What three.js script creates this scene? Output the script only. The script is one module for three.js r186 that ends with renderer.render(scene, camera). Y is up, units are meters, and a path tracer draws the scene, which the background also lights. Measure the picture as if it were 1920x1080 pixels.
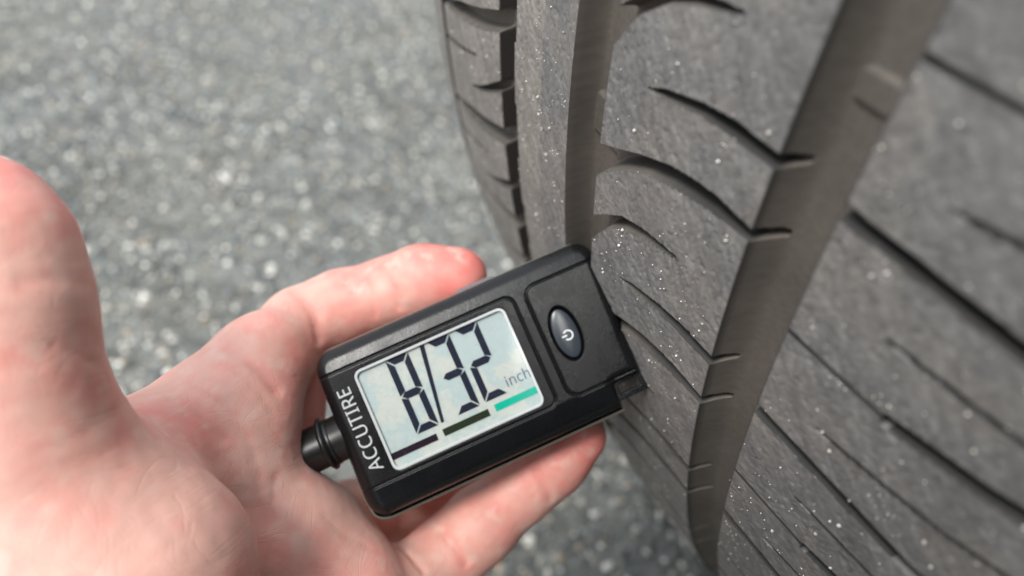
import * as THREE from 'three';
import { mergeGeometries } from 'three/addons/utils/BufferGeometryUtils.js';
import { FontLoader } from 'three/addons/loaders/FontLoader.js';
import { TextGeometry } from 'three/addons/geometries/TextGeometry.js';

// ---------- camera, sky, sun, exposure ----------
const scene = new THREE.Scene();
const camera = new THREE.PerspectiveCamera(42.47, 16 / 9, 0.01, 400);
camera.position.set(...[0.046481, 0.36, 0.43426]);
camera.up.set(...[-0.63619, 0.73114, -0.24638]);
camera.lookAt(...[-0.040144, 0.26055, 0.36281]);
camera.focus = 0.133;
camera.userData.fStop = 8.8;
const renderer = new THREE.WebGLRenderer();
renderer.toneMapping = THREE.LinearToneMapping;
renderer.toneMappingExposure = 1.66;
renderer.shadowMap.enabled = true;

// ---------- noise ----------
let seed = 20240;
const rnd = () => { seed = (seed + 0x6d2b79f5) | 0; let t = Math.imul(seed ^ (seed >>> 15), 1 | seed); t = (t + Math.imul(t ^ (t >>> 7), 61 | t)) ^ t; return ((t ^ (t >>> 14)) >>> 0) / 4294967296; };
const hash = (x, y, z) => { let h = Math.imul(x, 374761393) ^ Math.imul(y, 668265263) ^ Math.imul(z, 2147483647 - 1013); h = Math.imul(h ^ (h >>> 13), 1274126177); h = Math.imul(h ^ (h >>> 16), 2246822519); return ((h ^ (h >>> 15)) >>> 0) / 4294967296; };
const fade = (t) => t * t * (3 - 2 * t);
function noise(x, y, z = 0) {
  const i = Math.floor(x), j = Math.floor(y), k = Math.floor(z), u = fade(x - i), v = fade(y - j), w = fade(z - k);
  const L = (a, b, t) => a + (b - a) * t;
  return L(L(L(hash(i, j, k), hash(i + 1, j, k), u), L(hash(i, j + 1, k), hash(i + 1, j + 1, k), u), v),
    L(L(hash(i, j, k + 1), hash(i + 1, j, k + 1), u), L(hash(i, j + 1, k + 1), hash(i + 1, j + 1, k + 1), u), v), w);
}
function fbm(x, y, z, n = 4) { let s = 0, a = 0.5, m = 0; for (let i = 0; i < n; i++) { s += a * noise(x, y, z + i * 7.3); m += a; a *= 0.5; x *= 2.03; y *= 2.03; z *= 2.03; } return s / m; }
const clamp = (x, a = 0, b = 1) => Math.min(b, Math.max(a, x));
const smooth = (a, b, x) => { const t = clamp((x - a) / (b - a)); return t * t * (3 - 2 * t); };
const mix = (a, b, t) => a + (b - a) * t;
const lin = (c) => { c /= 255; return c <= 0.04045 ? c / 12.92 : ((c + 0.055) / 1.055) ** 2.4; };

// overcast sky: a bright veil of cloud, a little bluer near the horizon
{
  const W = 512, H = 256, px = new Float32Array(W * H * 4);
  for (let y = 0; y < H; y++) for (let x = 0; x < W; x++) {
    const el = ((y + 0.5) / H - 0.5) * Math.PI, az = (x / W) * Math.PI * 2, o = (y * W + x) * 4;
    const cx = Math.cos(el) * Math.cos(az), cz = Math.cos(el) * Math.sin(az), cy = Math.sin(el);
    const c = fbm(cx * 2 + 9, cz * 2 + 4, cy * 2 + 3, 5);
    const s = Math.max(0, cy), L = cy < 0 ? 0.25 : (0.55 + 0.75 * s) * (0.72 + 0.56 * c), blue = smooth(0.35, 0.65, c);
    px[o] = L * mix(0.85, 0.98, blue); px[o + 1] = L * mix(0.97, 1.0, blue); px[o + 2] = L * mix(1.13, 1.01, blue); px[o + 3] = 1;
  }
  const t = new THREE.DataTexture(px, W, H, THREE.RGBAFormat, THREE.FloatType);
  t.mapping = THREE.EquirectangularReflectionMapping; t.magFilter = t.minFilter = THREE.LinearFilter; t.needsUpdate = true;
  scene.background = t; scene.environment = t;
}
const sun = new THREE.DirectionalLight(new THREE.Color(1, 0.97, 0.92), 2.0);
sun.position.set(0.16, 1.5, 1.15).multiplyScalar(2); sun.target.position.set(-0.03, 0.28, 0.38);
sun.castShadow = true; sun.shadow.radius = 36; sun.shadow.mapSize.set(2048, 2048);
Object.assign(sun.shadow.camera, { left: -1, right: 1, top: 1, bottom: -1, near: 0.1, far: 12 });
scene.add(sun, sun.target);

// ---------- helpers ----------
function tag(o, label, category, extra = {}) { o.userData = { label, category, ...extra }; return o; }
function mesh(name, geometry, material, parent = scene) {
  const m = new THREE.Mesh(geometry, material); m.name = name; m.castShadow = m.receiveShadow = true; parent.add(m); return m;
}
function stuffOf(name, geometry, material, list, parent, colors) {
  const m = new THREE.InstancedMesh(geometry, material, list.length); m.name = name;
  list.forEach((x, i) => { m.setMatrixAt(i, x); if (colors) m.setColorAt(i, colors[i]); });
  m.castShadow = m.receiveShadow = true; m.userData.kind = 'stuff'; parent.add(m); return m;
}
function rubberBall(detail, k, amount) {   // an angular pebble
  const g = new THREE.IcosahedronGeometry(1, detail), p = g.attributes.position;
  for (let i = 0; i < p.count; i++) {
    const x = p.getX(i), y = p.getY(i), z = p.getZ(i), s = 1 + amount * (fbm(x * 1.7 + k * 13, y * 1.7, z * 1.7, 2) - 0.5);
    p.setXYZ(i, x * s, y * s, z * s);
  }
  g.computeVertexNormals(); return g;
}

// ---------- ground ----------
{
  const N = 1024, px = new Uint8Array(N * N * 4), hp = new Uint8Array(N * N * 4);   // one tile is 0.5 m
  const tile = (x, y, f, k) => { // tiling noise
    const n = (a, b) => noise(a * f, b * f, k); const u = x, v = y;
    return mix(mix(n(u, v), n(u - 1, v), u), mix(n(u, v - 1), n(u - 1, v - 1), u), v);
  };
  for (let y = 0; y < N; y++) for (let x = 0; x < N; x++) {
    const u = x / N, v = y / N, o = (y * N + x) * 4;
    const a = tile(u, v, 14, 1), b = tile(u, v, 70, 5), c = tile(u, v, 230, 9);
    const g = 0.4 * a + 0.8 * (b - 0.5) + 0.9 * (c - 0.5) + 0.3, w = tile(u, v, 9, 33) - 0.5;
    const L = mix(54, 134, clamp(g));
    px[o] = L * (1.01 + 0.05 * w); px[o + 1] = L * 1.02; px[o + 2] = L * (0.98 - 0.06 * w); px[o + 3] = 255;
    hp[o] = hp[o + 1] = hp[o + 2] = 255 * clamp(0.5 + (b - 0.5) * 0.6 + (c - 0.5) * 0.8); hp[o + 3] = 255;
  }
  const tex = (d, srgb) => { const t = new THREE.DataTexture(d, N, N); t.wrapS = t.wrapT = THREE.RepeatWrapping; t.magFilter = THREE.LinearFilter; t.minFilter = THREE.LinearMipmapLinearFilter; t.generateMipmaps = true; if (srgb) t.colorSpace = THREE.SRGBColorSpace; t.repeat.set(400, 400); t.needsUpdate = true; return t; };
  const m = new THREE.MeshStandardMaterial({ map: tex(px, true), bumpMap: tex(hp), bumpScale: 0.0015, roughness: 0.8 });
  const g = mesh('ground', new THREE.PlaneGeometry(200, 200).rotateX(-Math.PI / 2), m);
  g.userData = { kind: 'structure', label: 'grey worn asphalt with exposed pale gravel' };

  // the aggregate that stands out of the asphalt
  const list = [], cols = [], M = new THREE.Matrix4(), q = new THREE.Quaternion(), e = new THREE.Euler();
  const tones = [[150, 152, 150], [120, 124, 124], [95, 100, 102], [175, 174, 168], [200, 196, 186], [165, 150, 132], [110, 115, 112], [140, 146, 148], [84, 88, 90]];
  for (let i = 0; i < 95000; i++) {
    const x = -1.15 + rnd() * 1.4, z = -0.85 + rnd() * 1.5;
    const r = 0.0008 + 0.0018 * rnd() ** 2 + (rnd() < 0.01 ? 0.0018 : 0);
    e.set(rnd() * 6, rnd() * 6, rnd() * 6); q.setFromEuler(e);
    const lift = r * mix(-0.35, 0.15, rnd());
    M.compose(new THREE.Vector3(x, lift, z), q, new THREE.Vector3(r * mix(0.8, 1.3, rnd()), r * mix(0.6, 0.9, rnd()), r));
    list.push(M.clone());
    const t = rnd() < 0.085 ? [235, 232, 224] : tones[Math.floor(rnd() * tones.length)], k = mix(0.58, 1.04, rnd());
    cols.push(new THREE.Color(lin(t[0]) * k * 1.02, lin(t[1]) * k * 1.02, lin(t[2]) * k));
  }
  const pm = new THREE.MeshStandardMaterial({ color: 0xffffff, roughness: 0.3 });
  const s = stuffOf('gravel', rubberBall(1, 3, 0.7), pm, list, scene, cols);
  s.userData.label = 'small pale and dark stones set in the asphalt';
}

// ---------- tyre ----------
const R = 360;   // mm; x runs across the tread, s round it (0 at axle height in front, minus towards the ground)
const PROF = [[-150, 62], [-147, 40], [-142, 24], [-135, 15.8], [-126, 13.5], [-118, 11.3], [-100, 8.4], [-80.5, 6], [-72.5, 5], [-48.1, 2], [-36.6, 0.6], [-10, 0], [40, 0.3], [75, 5], [100, 11], [115, 20], [122, 40], [125, 62]];
function drop(x) {
  if (x <= PROF[0][0]) return PROF[0][1];
  for (let i = 1; i < PROF.length; i++) if (x <= PROF[i][0]) { const [a, b] = PROF[i - 1], [c, d] = PROF[i]; return b + (d - b) * (x - a) / (c - a); }
  return PROF.at(-1)[1];
}
// distance to a polyline whose half width varies: negative inside
function slot(x, s, line) {
  let best = 1e9;
  const b = line.box ??= [Math.min(...line.map((p) => p[0] - p[2])), Math.max(...line.map((p) => p[0] + p[2])), Math.min(...line.map((p) => p[1] - p[2])), Math.max(...line.map((p) => p[1] + p[2]))];
  if (x < b[0] || x > b[1] || s < b[2] || s > b[3]) return best;
  for (let i = 1; i < line.length; i++) {
    const [ax, ay, aw] = line[i - 1], [bx, by, bw] = line[i], dx = bx - ax, dy = by - ay, t = clamp(((x - ax) * dx + (s - ay) * dy) / (dx * dx + dy * dy));
    const d = Math.hypot(x - ax - dx * t, s - ay - dy * t) - mix(aw, bw, t);
    if (d < best) best = d;
  }
  return best;
}
const PITCH = 42, SP = 30.4;
const slotA = [[-42, -72, 3.1], [-38.2, -70, 2.9], [-35.5, -67.7, 2.4], [-30.5, -64.8, 1.7], [-25, -61.9, 1.45], [-18, -59.5, 1.6], [-12.9, -58.5, 1.6], [-8.7, -57.9, 1.4], [-1.7, -58.1, 0.95], [3, -58.3, 0.9]];
const slotB = [[-41, -89, 3.5], [-38, -86.6, 2.4], [-35.5, -83.8, 1.7], [-32.5, -80.6, 1.2], [-27.5, -76.9, 1.15], [-22, -74.9, 0.85], [-16, -73.7, 0.45], [-12.2, -73, 0.05]];
const slotC = [[-26.5, -48.9, 0.05], [-23, -47.9, 0.7], [-15, -45.9, 0.85], [-9, -45.3, 1.15], [-2.2, -45.4, 0.95], [3, -45.6, 0.9]];
const slotW = [[6, -45.6, 1.6], [10, -45.5, 1.25], [13, -45.6, 1.05], [40, -46.5, 1.15], [62, -46.5, 1.2]];
const sipe2 = [[22, -56.6, 0.1], [24, -56.6, 0.28], [34, -56.1, 0.28], [55, -54.5, 0.28]];
const slot3 = [[6, -67.5, 0.6], [10.5, -67.5, 0.3], [26, -67.6, 0.3]], slot3w = [[27.3, -67.6, 1.0], [37, -65.8, 1.15], [45, -64.4, 1.2], [62, -62, 1]];
const sipe4 = [[20, -79.6, 0.1], [22, -79.4, 0.28], [31, -78.1, 0.28], [46, -75.4, 0.28], [55, -74, 0.2]];
const shW = [[-123, -78.6, 0.9], [-117, -77, 1], [-110, -75.2, 1.7], [-104, -73.2, 2.2], [-97, -71, 2.3], [-90, -68.4, 2.3], [-81, -64.4, 2.2], [-75, -61.5, 2.2]];
const shS = [[-123, -89, 0.6], [-116, -87.3, 0.5], [-107.4, -85, 0.45], [-95.3, -80.4, 0.15]];
const shH = [[-101, -92.3, 0.1], [-95, -89.6, 0.55], [-89, -86, 0.9], [-84, -82.6, 1.1], [-76, -77, 1.3]];
const wrap = (s, ref, p) => s - p * Math.round((s - ref) / p);
const near = (x, s, line, ref, p) => slot(x, wrap(s, ref, p), line);
// depth (mm) below the crown surface and the circumferential groove's own share of it
let edge = 1e9;
const bite = (d, depth, ramp, power = 2.2) => { if (d < edge) edge = d; if (d > 0.08) return 0; const t = clamp((0.08 - d) / ramp); return depth * (1 - (1 - t) ** power); };
function carve(x, s) {
  let main = 0, cut = 0; edge = 1e9;
  const ring = (a, b, depth, ramp) => { main = Math.max(main, bite(Math.max(a - x, x - b), depth, ramp, ramp > 4 ? 2.6 : ramp > 2 ? 4 : 2.2)); };
  const jog = 0.35 * Math.sign(Math.sin((s + 4) * Math.PI * 2 / SP)) ;
  if (x < -60) ring(-80.5, -72.5 + (x > -76 ? jog : 0), 6.2, 0.9);
  else if (x < -20) ring(-48.1, -36.6, 6.4, 3.2);
  else if (x < 40) ring(-0.7, 9.8, 6.2, 4.2);
  ring(60, 70, 6, 1.5);
  if (x < -117) ring(-123.5, -119.6, 5, 1.4);
  // wear bars across the two main grooves
  if (x > -49 && x < -36) main = Math.min(main, mix(6.4, 5.6, smooth(-62, -63.2, s) * smooth(-72.2, -71, s)));
  if (x > -1 && x < 10) main = Math.min(main, mix(6.4, 5.6, smooth(-31.2, -32.2, s) * smooth(-37.2, -35.6, s)));
  if (x > -42 && x < 3.5) {
    const soft = x > -0.7 ? 1 - smooth(0.5, 3.4, x) : 1;
    cut = Math.max(cut, bite(near(x, s, slotA, -62, PITCH), 5.2 * soft + (x > -0.7 ? 3 * soft : 0), 0.8), bite(near(x, s, slotB, -79, PITCH), 4.4, 0.7), bite(near(x, s, slotC, -46, PITCH), 5.2 * soft, 0.7));
  }
  if (x > 5 && x < 64) cut = Math.max(cut, bite(near(x, s, slotW, -46, PITCH), 5.5, 0.7), bite(near(x, s, sipe2, -56, PITCH), 2.4, 0.3), bite(near(x, s, slot3, -67.5, PITCH), 2.8, 0.35), bite(near(x, s, slot3w, -66, PITCH), 4.5, 0.7), bite(near(x, s, sipe4, -77, PITCH), 2.2, 0.3));
  if (x > -124 && x < -74) cut = Math.max(cut, bite(near(x, s, shW, -70, SP), 4, 0.9), bite(near(x, s, shS, -85, SP), 2.2, 0.5), bite(near(x, s, shH, -86, SP), 3.2, 0.8));
  return [main, cut, edge - 0.08];
}
const kindOf = (x, s, main, cut) => {
  if (x < -125) return 'sidewall 0'; if (x > 112) return 'sidewall 1';
  if (main > 2.2) return 'tread_groove';
  if (x < -80) return cut > 2 ? 'tread_groove' : 'shoulder_block ' + Math.floor((s - slotAt(shW, x) ) / SP);
  if (x < -60) return 'narrow_rib 0';
  if (x < 0) return cut > 3.6 ? 'tread_groove' : 'tread_block ' + Math.floor((s - slotAt(slotA, x)) / PITCH);
  if (x < 65) return cut > 3.6 ? 'tread_groove' : 'broad_block ' + Math.floor((s - slotAt(slotW, x)) / PITCH);
  return 'inner_block 0';
};
function slotAt(line, x) { for (let i = 1; i < line.length; i++) if (x <= line[i][0]) { const [a, b] = line[i - 1], [c, d] = line[i]; return b + (d - b) * clamp((x - a) / (c - a)); } return line.at(-1)[1]; }

const tyre = new THREE.Group(); tyre.name = 'car_tyre'; scene.add(tyre); tyre.position.set(0, 0.36, 0);
tag(tyre, 'dusty worn black car tyre with wide grooves, filling the right side', 'tyre');
const rubber = new THREE.MeshStandardMaterial({ vertexColors: true, roughness: 0.72 });
function treadColor(x, s, main, cut, d) {
  const worn = 1 - smooth(0.02, 0.14, d);   // floor and walls of the cuts: brown dust in wide ones, painted shade in narrow
  const streak = fbm((x * 0.55 + s * 0.42) * 0.9, (s * 0.5 - x * 0.3) * 0.28, 2, 4), fine = fbm(x * 1.5, s * 1.5, 11, 3), blot = fbm(x * 0.09, s * 0.09, 5, 3);
  const scuff = smooth(0.56, 0.72, fbm((x + s) * 0.9, (s - x) * 0.35, 21, 3));
  let k = 0.157 + 0.09 * (streak - 0.45) + 0.11 * (fine - 0.5) + 0.045 * scuff + 0.05 * (blot - 0.5), brown = 0.1 + 0.3 * smooth(0.45, 0.7, blot + 0.2 * (fine - 0.5));
  const speck = noise(x * 2.7, s * 2.7, 40) > 0.86 ? 0.03 : 0; k += speck * fine;
  const open = (main > 0.1 && x > -60) || (x < -60 && cut > main) ? 1 : x < -60 ? 0 : x < 0 ? 1 - smooth(-28, -8, x + 3 * (blot - 0.5)) : 0;   // narrow cuts and the shoulder groove: the shade of their depth painted near-black
  k = mix(k, mix(0.035, 0.098 + 0.035 * (blot - 0.5) + 0.04 * (fine - 0.5), open), worn); brown = mix(brown, mix(0.2, 1.1, open), worn);
  if (x < -60) { brown = Math.max(brown, 0.6); k *= 1.25; }
  k = Math.max(0.02, k);
  return [k * (1.018 + 0.11 * brown), k, k * (0.97 - 0.11 * brown)];
}
function treadPatch(xs, ss, fine) {
  const nx = xs.length, ns = ss.length, pos = new Float32Array(nx * ns * 3), col = new Float32Array(nx * ns * 3), nor = new Float32Array(nx * ns * 3), mc = new Float32Array(nx * ns * 2);
  const gx = new Float32Array(nx * ns), gs = new Float32Array(nx * ns), dp = new Float32Array(nx * ns), gr = new Float32Array(nx * ns);
  for (let j = 0; j < ns; j++) for (let i = 0; i < nx; i++) {
    let x = xs[i], s = ss[j]; const n = j * nx + i; let [main, cut, d] = carve(x, s);
    if (fine && Math.abs(d) < 0.2 && i && j && i < nx - 1 && j < ns - 1) {   // slide the vertex onto the lip of the cut so that the lip runs clean
      const a = (carve(x + 0.05, s)[2] - carve(x - 0.05, s)[2]) * 10, b = (carve(x, s + 0.05)[2] - carve(x, s - 0.05)[2]) * 10, l = Math.hypot(a, b);
      if (l > 0.5 && l < 1.5) { const k = clamp(d, -0.18, 0.18) / (l * l); x -= a * k; s -= b * k; [main, cut, d] = carve(x, s); }
    }
    gx[n] = x; gs[n] = s; dp[n] = Math.max(main, cut); mc.set([main, cut], n * 2);
    if (fine && d > 0.05) gr[n] = Math.min(1, (d - 0.05) / 0.5 + 0.25) * (0.08 * (fbm(x * 0.9, s * 0.9, 3, 3) - 0.5) + 0.06 * (noise(x * 2.6, s * 2.6, 8) - 0.5) - 0.12 * smooth(0.74, 0.86, noise(x * 1.2, s * 1.2, 15)));
    col.set(treadColor(x, s, main, cut, d), n * 3);
  }
  for (let n = 0; n < nx * ns; n++) { const r = R - drop(gx[n]) - dp[n] + gr[n], a = gs[n] / R; pos.set([gx[n] / 1000, r * Math.sin(a) / 1000, r * Math.cos(a) / 1000], n * 3); }
  const P_ = (n) => new THREE.Vector3(pos[n * 3], pos[n * 3 + 1], pos[n * 3 + 2]), u = new THREE.Vector3(), v = new THREE.Vector3();
  for (let j = 0; j < ns; j++) for (let i = 0; i < nx; i++) {
    const n = j * nx + i; u.subVectors(P_(j * nx + Math.min(nx - 1, i + 1)), P_(j * nx + Math.max(0, i - 1))); v.subVectors(P_(Math.min(ns - 1, j + 1) * nx + i), P_(Math.max(0, j - 1) * nx + i));
    u.cross(v).normalize(); if (u.y * pos[n * 3 + 1] + u.z * pos[n * 3 + 2] + u.x * 0 < -0.0) u.negate(); nor.set([u.x, u.y, u.z], n * 3);
  }
  const cells = {};
  for (let j = 0; j < ns - 1; j++) for (let i = 0; i < nx - 1; i++) {
    const n = j * nx + i, k = kindOf((xs[i] + xs[i + 1]) / 2, (ss[j] + ss[j + 1]) / 2, (mc[n * 2] + mc[(n + nx + 1) * 2]) / 2, (mc[n * 2 + 1] + mc[(n + nx + 1) * 2 + 1]) / 2);
    (cells[fine || k[0] === 's' && k[1] === 'i' ? k : k.split(' ')[0]] ??= []).push(n, n + 1, n + nx + 1, n, n + nx + 1, n + nx);
  }
  for (const [k, idx] of Object.entries(cells)) {
    const map = new Map(), out = [], p = [], c = [], no = [];
    for (const n of idx) { if (!map.has(n)) { map.set(n, map.size); p.push(pos[n * 3], pos[n * 3 + 1], pos[n * 3 + 2]); c.push(col[n * 3], col[n * 3 + 1], col[n * 3 + 2]); no.push(nor[n * 3], nor[n * 3 + 1], nor[n * 3 + 2]); } out.push(map.get(n)); }
    const g = new THREE.BufferGeometry(); g.setAttribute('position', new THREE.Float32BufferAttribute(p, 3)); g.setAttribute('color', new THREE.Float32BufferAttribute(c, 3)); g.setAttribute('normal', new THREE.Float32BufferAttribute(no, 3)); g.setIndex(out);
    mesh(k.split(' ')[0].replace('broad_block', 'tread_block').replace('inner_block', 'shoulder_block'), g, rubber, tyre);
  }
}
const range = (a, b, step) => { const n = Math.round((b - a) / step), out = []; for (let i = 0; i <= n; i++) out.push(a + (b - a) * i / n); return out; };
const S0 = -246, S1 = 8, whole = Math.PI * 2 * R;
treadPatch([...range(-150, -126, 1).slice(0, -1), ...range(-126, 52, 0.28), ...range(52, 125, 1).slice(1)], range(S0, S1, 0.28), true);
treadPatch([...range(-150, 125, 2)], range(S1, S0 + whole, 2), false);
{ // the two sidewalls down to the bead, and the wheel inside
  const ring = (pts) => new THREE.LatheGeometry(pts.map(([x, r]) => new THREE.Vector2(r / 1000, x / 1000)), 96).rotateZ(-Math.PI / 2);
  const dark = new THREE.MeshStandardMaterial({ color: new THREE.Color(0.05, 0.047, 0.042), roughness: 0.8 });
  mesh('sidewall', ring([[-150, 298], [-149, 285], [-143, 262], [-130, 240], [-118, 233]]), dark, tyre);
  mesh('sidewall', ring([[125, 298], [124, 285], [118, 262], [105, 240], [93, 233]]), dark, tyre);
  mesh('wheel_rim', ring([[-117, 236], [-116, 222], [-60, 214], [-58, 80], [-66, 70], [-66, 0.1]]), new THREE.MeshStandardMaterial({ color: 0x9a9c9f, metalness: 0.9, roughness: 0.35 }), tyre);
}
{ // grit stuck to the rubber
  const list = [], cols = [], M = new THREE.Matrix4(), q = new THREE.Quaternion(), e = new THREE.Euler();
  const put = (x, s, r) => {
    const [m, c] = carve(x, s); if (m > 1 || c > 0.6) return;
    const a = s / R, h = R - drop(x) + r * 0.35; e.set(rnd() * 6, rnd() * 6, rnd() * 6); q.setFromEuler(e);
    M.compose(new THREE.Vector3(x, h * Math.sin(a), h * Math.cos(a)).divideScalar(1000), q, new THREE.Vector3(r, r * mix(0.6, 1, rnd()), r * mix(0.7, 1, rnd())).divideScalar(1000));
    list.push(M.clone()); const k = mix(0.45, 0.85, rnd()); cols.push(new THREE.Color(k, k * mix(0.9, 1, rnd()), k * mix(0.78, 0.98, rnd())));
  };
  for (let i = 0; i < 260; i++) {   // clusters
    const x = -116 + rnd() * 166, s = -230 + rnd() * 225, n = 1 + Math.floor(rnd() ** 3 * 12), w = 1 + rnd() * 5;
    for (let k = 0; k < n; k++) put(x + (rnd() + rnd() - 1) * w, s + (rnd() + rnd() - 1) * w, 0.08 + 0.12 * rnd() ** 2);
  }
  for (let i = 0; i < 1000; i++) put(-116 + rnd() * 166, -230 + rnd() * 225, 0.07 + 0.09 * rnd());
  for (let i = 0; i < 230; i++) put(-116 + rnd() * 166, -230 + rnd() * 225, 0.17 + 0.2 * rnd() ** 2);
  stuffOf('grit', rubberBall(1, 8, 0.6), new THREE.MeshStandardMaterial({ roughness: 0.65 }), list, tyre, cols);
}

// ---------- the car the tyre belongs to, out of the frame to the right: added to shade the tyre from that side, its nose shortened for the light ----------
{
  const car = new THREE.Group(); car.name = 'parked_car'; scene.add(car); car.rotation.y = 0.56 - Math.PI / 2;   // its own x runs forward, z outward
  tag(car, 'dark grey car on the steered tyre, just outside the picture', 'car');
  const s = new THREE.Shape(); s.moveTo(0.43, 0.2); s.lineTo(0.5, 0.22); s.quadraticCurveTo(0.58, 0.5, 0.55, 0.78); s.quadraticCurveTo(0.45, 0.9, -0.25, 0.97); s.lineTo(-0.8, 1.4); s.lineTo(-2.6, 1.42); s.lineTo(-3.5, 0.98); s.lineTo(-3.55, 0.3); s.lineTo(-0.43, 0.2); s.lineTo(-0.43, 0.36);
  s.absarc(0, 0.36, 0.43, Math.PI, 0, true); s.lineTo(0.43, 0.2);
  const g = new THREE.ExtrudeGeometry(s, { depth: 1.6, bevelEnabled: true, bevelSize: 0.015, bevelThickness: 0.03, bevelSegments: 4, curveSegments: 32 }); g.translate(0, 0, -1.51);
  mesh('body', g, new THREE.MeshPhysicalMaterial({ color: new THREE.Color(0.03, 0.032, 0.036), roughness: 0.4, clearcoat: 1, clearcoatRoughness: 0.05 }), car);
}

// ---------- gauge ----------
const gauge = new THREE.Group(); gauge.name = 'tread_gauge'; scene.add(gauge);
tag(gauge, 'black plastic digital tread depth gauge with grey display, pressed against the tyre', 'gauge');
gauge.position.set(...[-0.032323, 0.24708, 0.37181]);
gauge.quaternion.setFromRotationMatrix(new THREE.Matrix4().makeBasis(new THREE.Vector3(...[0.16135, 0.38335, -0.9094]), new THREE.Vector3(...[-0.81597, 0.57014, 0.095566]), new THREE.Vector3(...[0.55512, 0.72662, 0.40479])));
gauge.scale.setScalar(0.001);   // built in millimetres: x along the body, y across it, z out of its face
const rbox = (x, y, x0, x1, y0, y1, r) => { const a = Math.abs(x - (x0 + x1) / 2) - (x1 - x0) / 2 + r, b = Math.abs(y - (y0 + y1) / 2) - (y1 - y0) / 2 + r; return Math.hypot(Math.max(a, 0), Math.max(b, 0)) + Math.min(Math.max(a, b), 0) - r; };
const outline = (x, y) => Math.max(rbox(x + 0.045 * (4 - y), y, -31.6, 30.6, -18.6, 17.0, 4.2), -rbox(x, y, 23.6, 40, -40, -13.4, 0.6));
const bodyMat = new THREE.MeshPhysicalMaterial({ color: new THREE.Color(0.006, 0.0062, 0.007), roughness: 0.38, specularIntensity: 0.55 });
{
  // fine pebbled moulding of the plastic, and rubbed spots
  const N = 512, hp = new Uint8Array(N * N * 4), rp = new Uint8Array(N * N * 4);
  for (let y = 0; y < N; y++) for (let x = 0; x < N; x++) {
    const o = (y * N + x) * 4, a = noise(x * 0.33, y * 0.33, 4), b = noise(x * 0.12, y * 0.12, 8), c = fbm(x * 0.012, y * 0.012, 2, 4);
    hp[o] = hp[o + 1] = hp[o + 2] = 255 * clamp(0.6 * a + 0.4 * b); rp[o] = rp[o + 1] = rp[o + 2] = 255 * clamp(0.62 + 0.5 * (c - 0.5) + 0.12 * (a - 0.5)); hp[o + 3] = rp[o + 3] = 255;
  }
  for (let k = 0; k < 60; k++) {   // hairline scratches
    let x = rnd() * N, y = rnd() * N, a = rnd() * 6.3; const n = 10 + rnd() * 60;
    for (let i = 0; i < n; i++) { x += Math.cos(a); y += Math.sin(a); a += (rnd() - 0.5) * 0.1; const o = ((((y | 0) + N) % N) * N + (((x | 0) + N) % N)) * 4; hp[o] = hp[o + 1] = hp[o + 2] = 20; rp[o + 1] = 210; }
  }
  const tex = (d) => { const t = new THREE.DataTexture(d, N, N); t.wrapS = t.wrapT = THREE.RepeatWrapping; t.magFilter = THREE.LinearFilter; t.repeat.set(1 / 24, 1 / 24); t.needsUpdate = true; return t; };
  bodyMat.bumpMap = tex(hp); bodyMat.bumpScale = 0.000016; bodyMat.roughnessMap = tex(rp); bodyMat.roughness = 0.46;
}
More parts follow.
